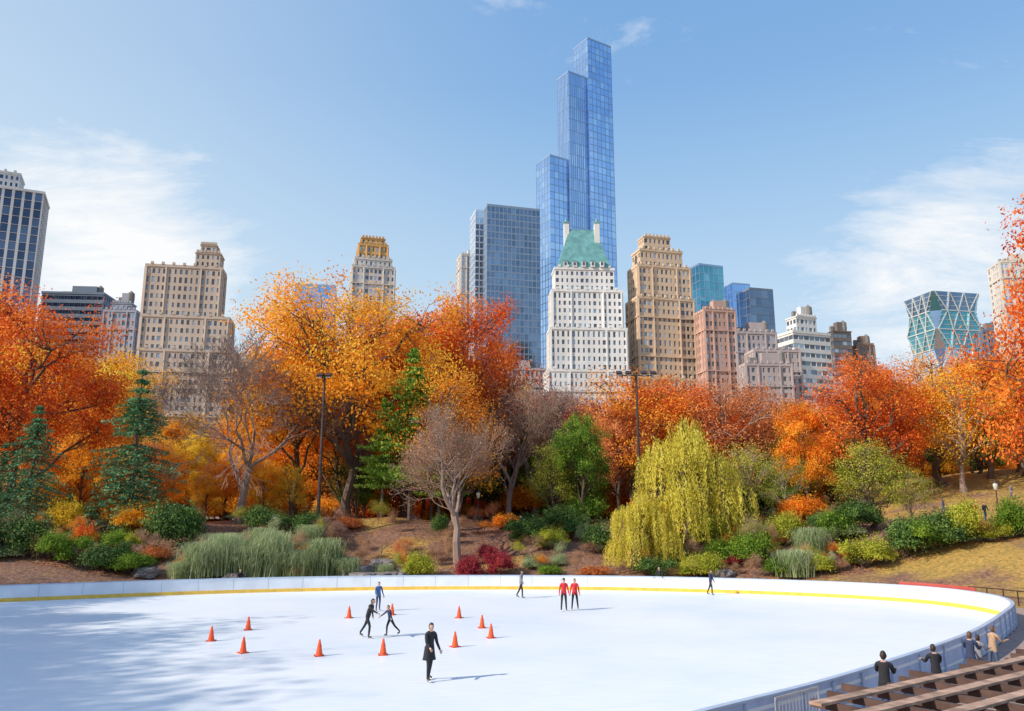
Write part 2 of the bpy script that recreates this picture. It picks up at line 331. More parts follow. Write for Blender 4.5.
def willow():
    mb=MB();mb.tube(curve((0,0,0),(.02,0,.6),6,0,.03),np.linspace(.035,.012,6),7,0)
    subs=[(0.02,0,.98,.13),(.16,.06,.86,.15),(-.2,.05,.78,.17),(.05,-.2,.74,.17),(.27,-.12,.6,.16),(-.34,-.12,.52,.15),(.0,.26,.8,.16),(-.1,-.1,.9,.13),(-.42,.1,.36,.12),(.36,.16,.42,.13),(.14,-.34,.5,.15)]
    ns=len(subs)
    for i in range(700):
        sx_,sy_,sz_,sr_=subs[i%ns];th=R.uniform(0,6.28);rr=math.sqrt(R.uniform(0,1))*sr_*1.15
        x,y=sx_+math.cos(th)*rr,sy_+math.sin(th)*rr;z=sz_-(rr/sr_)**2*.10+R.normal()*.035
        if i<80: mb.tube(curve((0.01,0,R.uniform(.25,.5)),(x,y,z),5,.15,.05),[.009,.007,.005,.003,.001],4,0,False)
        Ln=min(R.uniform(.08,.36)*(.6+rr/sr_),max(.06,z-.05));m=int(44*(Ln/.4)+8)
        t=np.linspace(0,1,m);a=math.atan2(y-sy_,x-sx_);k=.04*np.sqrt(t)
        c=np.stack([x+math.cos(a)*k,y+math.sin(a)*k,z-Ln*t**1.1],1)+R.normal(size=(m,3))*.009
        o=np.tile(np.array([math.cos(th),math.sin(th),.1]),(m,1));s=R.uniform(.05,.9)
        sz=(R.uniform(.008,.015,m))[:,None];u=np.array([0,0,-1.])+R.normal(size=(m,3))*.45;v_=np.cross(u,o+R.normal(size=(m,3))*.5);v_/=np.linalg.norm(v_,axis=1)[:,None]
        V=np.stack([c+u*sz,c+v_*sz*.32,c-u*sz,c-v_*sz*.32],1).reshape(-1,3)
        mb.add(V,np.arange(4*m).reshape(-1,4),mat=1,tint=np.repeat(np.clip(s+R.normal(size=m)*.15,0,1),4))
    return mb
def shrub(n=11000,ls=.03,nl=9,flat=.75):
    mb=MB()
    for i in range(nl):
        th=R.uniform(0,6.28);rr=R.uniform(.0,.66) if i else 0;c=np.array([math.cos(th)*rr,math.sin(th)*rr,R.uniform(.18,.52)]);lr=R.uniform(.22,.46)
        mb.tube(curve((0,0,0),c,4,0,.06),[.02,.015,.01,.006],4,0,False)
        m=n//nl;d=rv(m);d[:,2]=abs(d[:,2])*1.0-.3*R.random(m);g=1+.36*np.sin(d[:,0]*7+i)*np.cos(d[:,1]*6)+.2*np.sin(d[:,2]*15+d[:,0]*9)
        q=c+d*(lr*g*R.uniform(.4,1.4,m)**.7)[:,None]*np.array([1,1,1.15*flat/.75]);q[:,2]=abs(q[:,2])
        leaves(mb,q,ls,d,1,np.clip(.45+.3*np.sin(q[:,0]*8+i*2)*np.cos(q[:,2]*9+i)+R.normal(size=m)*.2,0,1))
    return mb
def grassclump(nb=1500,w=.012,curl=1.):
    mb=MB()
    th=R.uniform(0,6.28,nb);rr=R.uniform(.25,1.0,nb)*curl;hh=R.uniform(.4,1.15,nb);b=R.normal(size=(nb,2))*.22
    t=np.linspace(0,1,6)[None,:]
    x=b[:,0:1]+np.cos(th)[:,None]*rr[:,None]*t**1.4*.8;y=b[:,1:2]+np.sin(th)[:,None]*rr[:,None]*t**1.4*.8
    z=hh[:,None]*(np.sin(t*math.pi*.66)*1.05)*(1-.25*t)
    Pp=np.stack([x,y,z],-1);s=np.stack([-np.sin(th),np.cos(th),np.zeros(nb)],1)[:,None,:]*(w*(1.1-t))[:,:,None]
    V=np.stack([Pp-s,Pp+s],2)
    base=np.arange(nb)[:,None]*12+np.arange(5)[None,:]*2
    q=np.stack([base,base+1,base+3,base+2],-1).reshape(-1,4)
    mb.add(V.reshape(-1,3),q,mat=1,tint=np.repeat(R.uniform(.1,.95,nb),12));return mb
P={}
def proto(k,mb,bark=BARK): P[k]=mb.mesh(k,[bark,LM['orange']])
for i in range(5): proto('broad%d'%i,broad(cw=[.8,.95,.7,.85,1.0][i],base=[.25,.28,.2,.15,.3][i],nl=[13,14,12,13,16][i],nleaf=27000,ls=.0092))
proto('big0',broad(1.02,.2,20,48000,.0070,17,sig=.22,spread=1.08));proto('big1',broad(.95,.18,18,44000,.0074,17,sig=.23,spread=1.05))
proto('sparse0',broad(.9,.2,14,7500,.008,14,sig=.34),BARKL);proto('sparse1',broad(.8,.15,13,10500,.0082,14,sig=.32))
proto('bare0',bare(8,.60,0,r0=.019,up=.08,rmin=.0007),BARKL);proto('bare1',bare(6,.5,1,.006),BARKL);proto('twig0',bare(7,.55,2,.0048,.12,rmin=.0008,sc=.018),BARKL);proto('twig1',bare(7,.52,2,.0046,.15,rmin=.0008,sc=.018),BARKL)
proto('brush0',bare(5,.6,4,.014,.1,r0=.012,fork=6,sc=.05),BARKL)
proto('spruce0',conifer(32,8,.27,.05,.011,60,.28,.34,.06));proto('spruce1',conifer(28,8,.31,.04,.011,64,.34,.38,.08))
proto('pine0',conifer(26,6,.2,.22,.013,90,.35,-.12,.1));proto('pine1',conifer(24,6,.24,.25,.013,95,.4,-.08,.12))
proto('willow0',willow());proto('willow1',willow())
for i in range(3): proto('shrub%d'%i,shrub(nl=[9,12,7][i]))
proto('grass0',grassclump());proto('grass1',grassclump(1700,.010,1.25))
def inst(name,key,x,y,h,wscale=1,mat='orange',parent=None,z=None,rot=None):
    o=bpy.data.objects.new(name,P[key]);scene.collection.objects.link(o)
    o.location=(x,y,(H(x,y) if z is None else z)-.05);o.scale=(h*wscale,h*wscale,h);o.rotation_euler=(0,0,rnd.uniform(0,6.28) if rot is None else rot)
    s=o.material_slots[1];s.link='OBJECT';s.material=LM[mat]
    if parent:o.parent=parent
    return o
def T(name,key,u,vt,D,ws=1,mat='orange',parent=None):
    x=at(u,(vt+510)/2,D)[0];z=at(u,vt,D)[2];g=H(x,D)
    return inst(name,key,x,D,max(z-g,.4),ws,mat,parent)
T('maple_tree','big1',22,298,88,.88,'redorange')
T('maple_tree','big0',350,284,97,.92,'amber')
T('maple_tree','big1',455,300,114,.70,'redorange')
T('maple_tree','broad2',408,308,110,.95,'redorange');T('maple_tree','broad0',300,312,106,.75,'orange')
T('spruce_tree','spruce1',34,402,77,1.15,'spruce');T('spruce_tree','spruce0',137,366,80,1.25,'spruce');T('spruce_tree','spruce0',-30,380,80,1.1,'spruce');T('spruce_tree','spruce1',2,440,79,1.1,'spruce')
T('bare_oak_tree','bare0',245,340,93,1.2,'twig')
T('pine_tree','pine0',412,345,90,1.0,'pine');T('pine_tree','pine1',384,395,92,1.0,'pine');T('pine_tree','pine0',440,400,91,.9,'pine')
T('cherry_tree','twig1',460,378,77,1.1,'twig');T('maple_tree','sparse1',452,372,88,.85,'orange')
T('ash_tree','twig0',535,355,112,1.,'pink');T('ash_tree','twig0',508,375,104,1.,'twig');T('ash_tree','bare1',570,378,116,1.,'pink');T('ash_tree','bare1',525,372,120,1.1,'pink')
T('plum_tree','broad3',590,398,108,.6,'burg');T('linden_tree','broad0',582,412,90,.7,'green');T('linden_tree','sparse1',553,440,92,.8,'ygreen')
T('maple_tree','sparse1',635,364,102,1.,'orange');T('maple_tree','broad0',618,400,100,.7,'rust')
T('willow_tree','willow0',686,418,80,.95,'willow');T('willow_tree','willow1',640,490,76,1.0,'willow')
T('maple_tree','broad4',672,380,106,.9,'redorange');T('maple_tree','sparse0',718,375,104,1.0,'rust');T('maple_tree','broad1',745,384,112,.8,'rust')
T('ash_tree','sparse0',748,440,84,.9,'ygreen');T('oak_tree','broad2',805,402,98,.7,'orange');T('linden_tree','sparse0',785,450,90,.8,'green')
T('maple_tree','sparse1',860,350,98,1.05,'redorange');T('maple_tree','big1',886,362,104,.7,'redorange')
T('locust_tree','sparse1',868,438,77,1.15,'ygreen');T('locust_tree','sparse0',910,465,76,.9,'ygreen')
T('maple_tree','sparse1',938,346,108,1.,'orange');T('maple_tree','broad3',985,352,106,.9,'amber');T('maple_tree','sparse1',1020,345,104,1.,'redorange');T('maple_tree','sparse0',958,365,100,1.,'yelorange')
inst('maple_tree','big1',44.6,57,26.3,.72,'redorange',rot=.8)
for x,y,h in((-63,16,31),(-67,4,31),(-64,28,28),(-66,42,24),(-60,-6,31),(-50,-12,28),(-38,-15,26)): inst('oak_tree','broad%d'%rnd.randrange(5),x,y,h,1.1,rnd.choice(['rust','orange']))
wood=bpy.data.objects.new('distant_woodland',None);scene.collection.objects.link(wood)
PU=[-200,0,110,130,250,270,430,500,560,600,700,780,830,850,900,1024,1250];PV=[325,330,345,408,408,365,345,372,385,405,385,400,402,380,372,355,345]
for row,(D,off,n) in enumerate(((118,22,34),(135,12,34),(158,6,32),(190,4,30))):
    for i in range(n):
        u=-180+1420*(i+rnd.random()*.9)/n;vt=np.interp(u,PU,PV)+off*rnd.random()+ (0 if row else 18)+rnd.random()*18
        if u<250: c=rnd.choice(['yelorange','yellow','yelorange','orange'])
        elif u<500: c=rnd.choice(['orange','yelorange','orange','redorange'])
        elif u<620: c=rnd.choice(['pink','rust','burg','orange','green'])
        elif u<820: c=rnd.choice(['rust','redorange','pink','orange','yelorange'])
        else: c=rnd.choice(['redorange','orange','rust','yelorange','orange'])
        k=rnd.choice(['broad0','broad1','broad2','broad3','sparse1','sparse1'])
        T('woodland_tree',k,u,vt,D+rnd.uniform(-7,7),rnd.uniform(.7,1.0),c,wood)
for i in range(75):
    u=-120+1300*(i+rnd.random())/75;D=rnd.uniform(100,125)
    c=rnd.choice(['yelorange','yellow','yelorange','orange']) if u<330 else rnd.choice(['orange','rust','green','ygreen','yelorange','redorange','dkgreen'])
    T('understory_tree',rnd.choice(['broad3','broad1','sparse1']),u,rnd.uniform(428,480)-(15 if u>850 else 0),D,rnd.uniform(.8,1.2),c,wood)
for D,n in((116,44),(140,46),(175,44)):
    for i in range(n):
        u=-120+1300*(i+rnd.random())/n;x=(u-512)/817*D;h=rnd.uniform(3.5,6.5)*D/130
        if u>860 and D==116: continue
        c=rnd.choice(['yelorange','yellow','orange','yelorange','dkgreen']) if u<330 else rnd.choice(['rust','orange','yelorange','dkgreen','green','redorange','orange'])
        inst('understory_shrub','shrub%d'%rnd.randrange(3),x,D+rnd.uniform(-5,5),h,rnd.uniform(.8,1.3),c,wood)
# --- shrubs
def gfind(u,v):
    for D_ in np.arange(69.5,125,.5):
        x,_,z=at(u,v,D_)
        if H(x,D_)>=z: break
    return x,D_
def S(name,key,u,v,hpx,wpx,mat):
    x,D_=gfind(u,v);h=hpx/817*D_;return inst(name,key,x,D_,h,wpx/817*D_/2/h/.95,mat)
for a in [('rhododendron_shrub','shrub0',185,550,52,80,'dkgreen'),('rhododendron_shrub','shrub1',265,533,30,60,'dkgreen'),('rhododendron_shrub','shrub2',300,536,26,54,'dkgreen'),
 ('rhododendron_shrub','shrub1',560,534,30,70,'dkgreen'),('rhododendron_shrub','shrub0',600,552,34,60,'dkgreen'),('rhododendron_shrub','shrub2',525,545,30,50,'dkgreen'),('rhododendron_shrub','shrub0',578,525,34,60,'green'),
 ('rhododendron_shrub','shrub1',745,565,34,75,'green'),('rhododendron_shrub','shrub0',905,560,44,80,'dkgreen'),('rhododendron_shrub','shrub1',950,550,40,80,'dkgreen'),('rhododendron_shrub','shrub2',925,580,36,70,'green'),
 ('forsythia_shrub','shrub0',972,578,48,56,'ygreen'),('forsythia_shrub','shrub1',1018,580,44,56,'green'),('forsythia_shrub','shrub2',865,572,32,60,'ygreen'),('forsythia_shrub','shrub0',820,578,24,50,'ygreen'),
 ('barberry_shrub','shrub1',470,578,24,40,'burg'),('barberry_shrub','shrub2',500,577,26,40,'burg'),('barberry_shrub','shrub0',485,562,20,40,'burg'),('barberry_shrub','shrub0',78,560,40,34,'redorange'),('forsythia_shrub','shrub0',70,535,40,44,'yellow'),
 ('boxwood_shrub','shrub1',418,578,28,46,'ygreen'),('boxwood_shrub','shrub0',20,585,48,70,'dkgreen'),('boxwood_shrub','shrub1',-30,590,48,80,'dkgreen'),('boxwood_shrub','shrub2',60,583,34,60,'green'),('boxwood_shrub','shrub1',105,580,30,60,'dkgreen'),
 ('boxwood_shrub','shrub2',130,575,22,50,'green'),('boxwood_shrub','shrub2',655,578,22,50,'dkgreen'),('boxwood_shrub','shrub1',700,577,26,60,'ygreen'),('boxwood_shrub','shrub0',775,578,22,46,'green'),('boxwood_shrub','shrub0',545,576,12,40,'green'),('barberry_shrub','shrub0',590,577,12,44,'rust'),
 ('viburnum_shrub','shrub2',130,535,34,70,'yelorange'),('viburnum_shrub','shrub1',225,520,32,60,'yelorange'),('viburnum_shrub','shrub0',640,548,26,46,'rust'),('viburnum_shrub','shrub0',830,545,40,60,'green'),('viburnum_shrub','shrub1',780,545,34,60,'ygreen'),('viburnum_shrub','shrub2',710,548,36,60,'ygreen'),
 ('viburnum_shrub','shrub0',500,530,18,40,'orange'),('viburnum_shrub','shrub1',350,530,14,40,'rust'),('viburnum_shrub','shrub1',740,530,30,60,'dkgreen'),('viburnum_shrub','shrub2',800,525,30,60,'orange'),('viburnum_shrub','shrub2',860,535,36,60,'dkgreen'),('viburnum_shrub','shrub0',690,530,28,60,'dkgreen'),('viburnum_shrub','shrub0',640,525,30,60,'orange')]: S(*a)
for i in range(40):
    u=rnd.choice([rnd.uniform(540,900),rnd.uniform(-20,1030)]);v=rnd.uniform(532,572)
    if 340<u<440 or (u>900 and v<548): continue
    S('low_shrub','shrub%d'%rnd.randrange(3),u,v,rnd.uniform(10,24),rnd.uniform(22,50),rnd.choice(['green','dkgreen','rust','ygreen','grass','dkgreen','burg']))
for i in range(170):
    u=rnd.uniform(-20,1040);v=rnd.uniform(522,580)
    if u>880 and v<540: continue
    S('dry_brush','brush0',u,v,rnd.uniform(12,32),rnd.uniform(26,60),rnd.choice(['twig','twig','rust','pink','grass','orange','ygreen','twig']))
for u,v,hp,wp in((200,578,34,56),(222,576,44,58),(248,579,36,50),(272,576,48,62),(298,579,38,52),(322,577,44,56),(347,577,26,42),(225,556,30,50),(262,552,28,48),(310,548,24,40),(180,580,24,36),(795,577,30,54),(812,560,30,46),(668,560,26,40),(385,578,16,26)):
    S('ornamental_grass',rnd.choice(['grass0','grass1']),u,v,hp*rnd.uniform(.75,1.1),wp,'grass')
for key,u,v,h,m in(('bare1',380,560,2.5,'rust'),('bare1',530,560,2.6,'rust'),('bare1',150,560,3,'rust'),('twig0',620,560,3.5,'pink'),('twig1',760,560,4.5,'ygreen'),('bare1',690,565,3,'rust'),('twig0',330,545,3,'pink')):
    x,D_=gfind(u,v);inst('sapling_tree',key,x,D_,h,1.2,m)
mb=MB();nL=34000;x=R.uniform(-60,85,nL);y=68.5+R.random(nL)**1.4*48;ok=~inside(x,y)
z=hgt(x,y);c=np.stack([x,y,z+.05],1)[ok];leaves(mb,c,.12,np.tile([0,0,2.],(len(c),1)),0,R.random(len(c)),1.)
mb.obj('fallen_leaves',[LM['rust']])
import bmesh
from mathutils import noise
def boulder(x,y,s):
    bm=bmesh.new();bmesh.ops.create_icosphere(bm,subdivisions=4,radius=1)
    for v in bm.verts:
        q=v.co*1.7+Vector((x,y,s))
        k=1+.35*noise.noise(q)+.12*noise.noise(q*3);v.co*=k;v.co.z=max(min(v.co.z,.62+.05*noise.noise(q*2)),-.3)
    me=bpy.data.meshes.new('boulder');bm.to_mesh(me);bm.free();me.materials.append(ROCK)
    o=bpy.data.objects.new('boulder',me);scene.collection.objects.link(o);o.location=(x,y,H(x,y)+.1*s);o.scale=(s*1.3,s,s*.9);o.rotation_euler=(0,0,rnd.random()*6)
ROCK=solid('rock',(.19,.17,.165),.85,0,.4,2.5,.6)
for u,D,s in((372,71,1.5),(395,72.5,1.2),(360,74,1.3),(240,70.5,.9),(525,71,.8),(640,71.5,.8),(150,69.5,1.0),(720,72,.9),(345,76,1.0),(410,75,.9),(383,77,1.1)):
    boulder((u-512)/817*D,D,s)
# ------------------------------------------------------------ buildings
def glass(name,col,metal=.75,rough=.12,var=.25):
    return solid(name,col,rough,metal,var,.05)
GL=[glass('glass_dark',(.12,.14,.17),.35,.15),glass('glass_mid',(.20,.24,.29),.5,.12),glass('glass_light',(.42,.48,.54),.6,.12)]
CUR={'blue':[glass('curtain_blue',(.46,.64,.90),.92,.05,.12),glass('curtain_blue_b',(.40,.59,.87),.92,.06,.12),glass('curtain_blue_c',(.56,.74,.94),.92,.05,.1)],
 'azure':[glass('curtain_azure',(.30,.50,.82),.9,.05,.18),glass('curtain_azure_b',(.25,.45,.78),.9,.06,.18),glass('curtain_azure_c',(.36,.56,.86),.9,.05,.15)],
 'dark':[glass('curtain_dark',(.17,.24,.34),.85,.08),glass('curtain_dark_b',(.21,.29,.40),.85,.08),glass('curtain_dark_c',(.14,.20,.28),.85,.08)],
 'navy':[glass('curtain_navy',(.06,.09,.15),.8,.1),glass('curtain_navy_b',(.09,.12,.19),.8,.1),glass('curtain_navy_c',(.13,.17,.25),.8,.1)],
 'teal':[glass('curtain_teal',(.12,.36,.42),.8,.1),glass('curtain_teal_b',(.16,.42,.48),.8,.1),glass('curtain_teal_c',(.22,.48,.54),.8,.1)],
 'pale':[glass('curtain_pale',(.50,.60,.72),.8,.1),glass('curtain_pale_b',(.42,.53,.66),.8,.1),glass('curtain_pale_c',(.60,.70,.80),.8,.1)]}
def stone(n,c):
    m,nt,p=newmat(n);N=nt.nodes.new;L=nt.links.new
    tc=N('ShaderNodeTexCoord');a=N('ShaderNodeTexNoise');a.inputs['Scale'].default_value=.06;a.inputs['Detail'].default_value=8;a.inputs['Roughness'].default_value=.7
    mp=N('ShaderNodeMapping');mp.inputs['Scale'].default_value=(1,1,.25);L(tc.outputs['Object'],mp.inputs[0]);L(mp.outputs[0],a.inputs['Vector'])
    r=ramp(nt,[(.3,tuple(x*.72 for x in c)),(.7,tuple(min(1,x*1.12) for x in c))]);L(a.outputs['Fac'],r.inputs['Fac']);L(r.outputs['Color'],p.inputs['Base Color']);p.inputs['Roughness'].default_value=.85;return m
ROOF=solid('roof_gravel',(.22,.21,.2),.9);COP=solid('green_copper',(.15,.36,.37),.55,0,.3,.4);MET=solid('mullion_metal',(.30,.42,.60),.35,.5,.1,1);METL=solid('mullion_pale',(.62,.70,.80),.35,.3,.1,1);METG=solid('mullion_grey',(.26,.33,.43),.4,.3,.1,1)
def facade(mb,O,U,Nn,Wd,z0,z1,fh,bw,fw,ff,dep,wm,gms):
    nf=max(1,round((z1-z0)/fh));nb=max(1,round(Wd/bw));cw=Wd/nb;chh=(z1-z0)/nf
    I,J=np.meshgrid(np.arange(nb),np.arange(nf));I=I.ravel();J=J.ravel();m=len(I)
    fwv=np.full(m,fw);ffv=np.full(m,ff)
    if fw<.7:
        pat=R.permutation([1.35,.8,.8,1.1,.75]);fwv=fw*pat[np.minimum(I,nb-1-I)%5]
        ffv=np.where(J%9==4,ff*1.25,ff)
    a0=I*cw;a1=a0+cw;b0=z0+J*chh;b1=b0+chh;ia=a0+cw*(1-fwv)/2;ib=a1-cw*(1-fwv)/2;ja=b0+chh*(1-ffv)*.5;jb=b1-chh*(1-ffv)*.5
    def pt(a,z,d): return np.stack([O[0]+U[0]*a-Nn[0]*d,O[1]+U[1]*a-Nn[1]*d,z],1)
    o=[pt(a0,b0,0),pt(a1,b0,0),pt(a1,b1,0),pt(a0,b1,0),pt(ia,ja,0),pt(ib,ja,0),pt(ib,jb,0),pt(ia,jb,0),pt(ia,ja,dep),pt(ib,ja,dep),pt(ib,jb,dep),pt(ia,jb,dep)]
    V=np.stack(o,1).reshape(-1,3);base=np.arange(m)[:,None]*12
    fr=np.array([[0,1,5,4],[1,2,6,5],[2,3,7,6],[3,0,4,7],[4,5,9,8],[5,6,10,9],[6,7,11,10],[7,4,8,11],[8,9,10,11]])
    q=(base[:,None,:]+fr[None]).reshape(-1,4);mt=np.full((m,9),wm);mt[:,8]=R.choice(gms,m,p=[.5,.33,.17]);mb.add(V,q,mat=mt.ravel())
def block(mb,cx,cy,w,d,z0,z1,th,fh,bw,fw,ff,dep,wm,gms,par=1.2,cor=True,roofm=None):
    c,s=math.cos(th),math.sin(th);Ux=np.array([c,s]);Uy=np.array([-s,c]);C=np.array([cx,cy])
    cs=[C-Ux*w/2-Uy*d/2,C+Ux*w/2-Uy*d/2,C+Ux*w/2+Uy*d/2,C-Ux*w/2+Uy*d/2]
    for k in range(4):
        a,b=cs[k],cs[(k+1)%4];U=(b-a)/np.linalg.norm(b-a);Nn=np.array([U[1],-U[0]])
        facade(mb,a,U,Nn,np.linalg.norm(b-a),z0,z1,fh,bw,fw,ff,dep,wm,gms)
        if cor and fw<.6 and z1-z0>12:
            W_=np.linalg.norm(b-a)
            for f in (0.012,.27,.73,.988):
                p_=a+U*W_*f+Nn*.12;mb.beam((*p_,z0+.3),(*p_,z1-.05),.55,.5,wm)
    e=.5 if cor else -.04
    mb.box((cx,cy,z1+par/2),(w+e,d+e,par),th,wm);mb.box((cx,cy,z1+par+.05),(w-.6,d-.6,.12),th,roofm if roofm is not None else wm)
    if cor and fw<.6:
        for f in np.linspace(-.42,.42,7):
            p_=C+Ux*w*f-Uy*(d/2+.05);mb.box((p_[0],p_[1],z1+par+.45),(.9,.7,.9),th,wm)
def fit(u0,u1,v,D,ratio,th):
    z=at(512,v,D)[2];w=(u1-u0)/800*D;cx=at((u0+u1)/2,v,D)[0];cy=D
    for _ in range(30):
        d=w*ratio;c,s=math.cos(th),math.sin(th);cy=D+d/2
        us=[proj_u(cx+c*a*w/2-s*b*d/2,cy+s*a*w/2+c*b*d/2,z) for a in(-1,1) for b in(-1,1)]
        lo,hi=min(us),max(us);w*=(u1-u0)/(hi-lo);cx+=((u0+u1)/2-(lo+hi)/2)/800*D
    return cx,cy,w,w*ratio,z
ST=dict(office=(3.0,1.9,.46,.55,.3),slab=(3.0,1.9,.55,.55,.25),curtain=(3.7,1.5,.95,.95,.04),fine=(3.6,2.3,.82,.80,.1),tall=(4.4,3.2,.90,.93,.12),stripe=(7.5,1.5,.70,.97,.15),bands=(3.3,2.4,.97,.5,.2),piers=(3.6,3.4,.72,.96,.5),grid=(3.4,2.4,.72,.72,.3))
def B(name,wall,gl,tiers,roof=None):
    mb=MB();prev=0;info=[]
    for (u0,u1,v,D,ra,th,st,fp) in tiers:
        cx,cy,w_,d_,z=fit(u0,u1,v,D,ra,math.radians(th));z0=prev if fp else 0
        if z0==0: z0=-1
        s=ST[st];block(mb,cx,cy,w_,d_,z0,z,math.radians(th),*s,0,[1,2,3],(1.0 if w_>12 else .5),st not in('curtain','tall','stripe','fine'),4);prev=z+.9;info.append((cx,cy,w_,d_,z,math.radians(th)))
        if st in('office','slab') and z-z0>25:
            for zz in (z-7.1,z-22.3): mb.box((cx,cy,zz),(w_+.9,d_+.9,.45),math.radians(th),0)
    cx,cy,w_,d_,z,th=info[-1]
    if roof!='none':
        mb.box((cx+w_*.1,cy,z+3.0),(w_*.4,d_*.4,4),th,0);mb.box((cx-w_*.25,cy+d_*.1,z+2.2),(w_*.16,d_*.2,2.6),th,4)
        mb.tube([(cx+w_*.32,cy,z+1),(cx+w_*.32,cy,z+2.5),(cx+w_*.32,cy,z+5),(cx+w_*.32,cy,z+6.2)],[1.3,1.5,1.4,.1],10,4)
    o=mb.obj(name,[wall]+gl+[ROOF,COP,MET]);return o,info
S_=dict(beige=stone('stone_beige',(.58,.47,.38)),warm=stone('stone_warm',(.68,.51,.36)),pale=stone('stone_pale',(.66,.62,.58)),grey=stone('stone_grey',(.36,.38,.44)),brown=stone('brick_brown',(.30,.21,.17)),pink=stone('brick_pink',(.54,.35,.29)),white=stone('stone_white',(.78,.78,.77)),gold=stone('stone_gold',(.68,.40,.14)),dkbrown=stone('dark_brown',(.17,.14,.13)),tan=stone('stone_tan',(.48,.41,.41)),slate=stone('slate_panel',(.17,.22,.29)))
B('office_tower',S_['white'],CUR['navy'],[(-60,49,186,300,.5,24,'piers',0),(-50,24,170,306,.45,24,'slab',1)],'none')
B('glass_office_building',S_['slate'],CUR['navy'],[(42,118,294,340,.6,5,'bands',0)])
B('apartment_building',S_['grey'],GL,[(104,144,312,310,.7,5,'slab',0),(112,136,304,314,.6,5,'slab',1)])
B('stone_apartment_tower',S_['beige'],GL,[(138,240,352,270,.35,10,'office',0),(141,234,318,274,.35,10,'office',1),(146,226,268,277,.33,10,'office',1),(196,224,254,279,.8,10,'slab',1),(201,219,246,281,.8,10,'slab',1)],'none')
B('blue_glass_building',MET,CUR['azure'],[(295,337,286,390,.8,10,'tall',0)],'none')
B('crowned_apartment_tower',S_['pale'],GL,[(350,395,268,330,.8,15,'slab',0),(353,392,260,332,.8,15,'office',1)],'none')
B('tower_crown',S_['gold'],GL,[(357,388,246,335,.8,15,'office',0),(360,385,239,336,.8,15,'office',1)],'none')
B('apartment_slab',S_['pale'],CUR['pale'],[(457,482,256,430,1.,15,'slab',0)])
B('glass_residential_tower',METL,CUR['pale'],[(470,505,212,415,.9,15,'fine',0)],'none')
B('dark_glass_tower',METG,CUR['dark'],[(484,540,208,400,.25,15,'fine',0)],'none')
B('glass_skyscraper',MET,CUR['blue'],[(536,572,158,440,.9,32,'tall',0),(557,590,75,446,.7,32,'stripe',0),(573,611,42,452,.8,32,'tall',0)],'none')
o,inf=B('copper_roof_apartment_tower',S_['white'],GL,[(544,630,372,286,.4,4,'office',0),(547,627,330,289,.38,4,'office',1),(549,622,292,292,.38,4,'office',1),(552,614,270,294,.4,4,'office',1)],'none')
cx,cy,w_,d_,z,th=inf[-1];zt=at(512,232,cy)[2];mb=MB()
c_,s_=math.cos(th),math.sin(th)
def rect(w,d,z): return [(cx+c_*a*w/2-s_*b*d/2,cy+s_*a*w/2+c_*b*d/2,z) for a,b in((-1,-1),(1,-1),(1,1),(-1,1))]
v=rect(w_*.92,d_+.4,z+1.0)+rect(w_*.46,d_*.25,zt);mb.add(v,[[0,1,5,4],[1,2,6,5],[2,3,7,6],[3,0,4,7],[4,5,6,7]],mat=1)
mb.box((cx,cy,zt+.3),(w_*.46,d_*.22,.6),th,1)
for k in(-.27,.25): mb.box((cx+k*w_,cy-.1*d_,zt-2),(2.0,2.0,10),th,0);mb.box((cx+k*w_,cy-.1*d_,zt+3.3),(2.4,2.4,.6),th,1);mb.tube([(cx+k*w_,cy-.1*d_,zt+3.6),(cx+k*w_,cy-.1*d_,zt+5.5)],[.8,.05],4,1)
for k in np.linspace(-.34,.34,5):
    x_=cx+k*w_*.9;y_=cy-d_*.44;mb.box((x_,y_,z+2.2),(1.5,2.6,2.2),th,0);mb.box((x_,y_-1.31,z+2.3),(.9,.1,1.3),th,2);mb.box((x_,y_,z+3.5),(1.8,2.9,.35),th,1)
mb.obj('mansard_roof',[S_['white'],COP,GL[0]],parent=o)
B('setback_hotel_tower',S_['warm'],GL,[(625,697,380,292,.5,14,'office',0),(626,694,300,296,.5,14,'slab',1),(628,690,268,300,.45,14,'office',1),(632,682,252,304,.45,14,'office',1),(638,670,238,307,.5,14,'slab',1)],'none')
B('teal_glass_tower',MET,CUR['teal'],[(688,723,266,420,.7,20,'tall',0)],'none')
B('dark_blue_glass_building',MET,CUR['azure'],[(724,750,284,400,.8,15,'tall',0)],'none')
B('dark_glass_office',S_['slate'],CUR['dark'],[(742,773,290,396,.5,15,'tall',0)],'none')
B('pink_brick_building',S_['pink'],GL,[(695,735,312,288,.6,12,'office',0)])
B('brick_apartment_building',S_['tan'],GL,[(727,776,334,290,.5,8,'slab',0)])
B('low_apartment_building',S_['tan'],GL,[(745,800,352,280,.5,5,'office',0),(740,792,366,272,.3,5,'office',0)])
B('balcony_apartment_tower',S_['white'],GL,[(775,830,334,300,.6,20,'bands',0),(786,816,318,303,.6,20,'slab',1)])
B('brown_office_tower',S_['dkbrown'],GL,[(824,851,332,340,.8,10,'bands',0)])
B('brown_brick_building',S_['brown'],GL,[(848,874,346,345,.8,10,'slab',0)])
B('dark_office_building',S_['slate'],GL,[(974,1000,332,380,.8,0,'slab',0)])
B('pale_residential_tower',S_['pale'],CUR['pale'],[(988,1040,262,340,.7,-8,'slab',0)])
for k,(u0,u1,v,D,cc) in enumerate([(-140,-65,300,320,'tan'),(230,300,372,330,'pale'),(300,350,388,320,'tan'),(395,462,350,350,'beige'),(462,548,370,330,'tan'),(800,905,384,330,'tan'),(868,906,396,360,'beige'),(1040,1110,310,330,'beige'),(-260,-150,250,300,'pale'),(1110,1220,330,330,'pink')]):
    B('apartment_block',S_[cc],GL,[(u0,u1,v,D,.4,5,'office',0)])
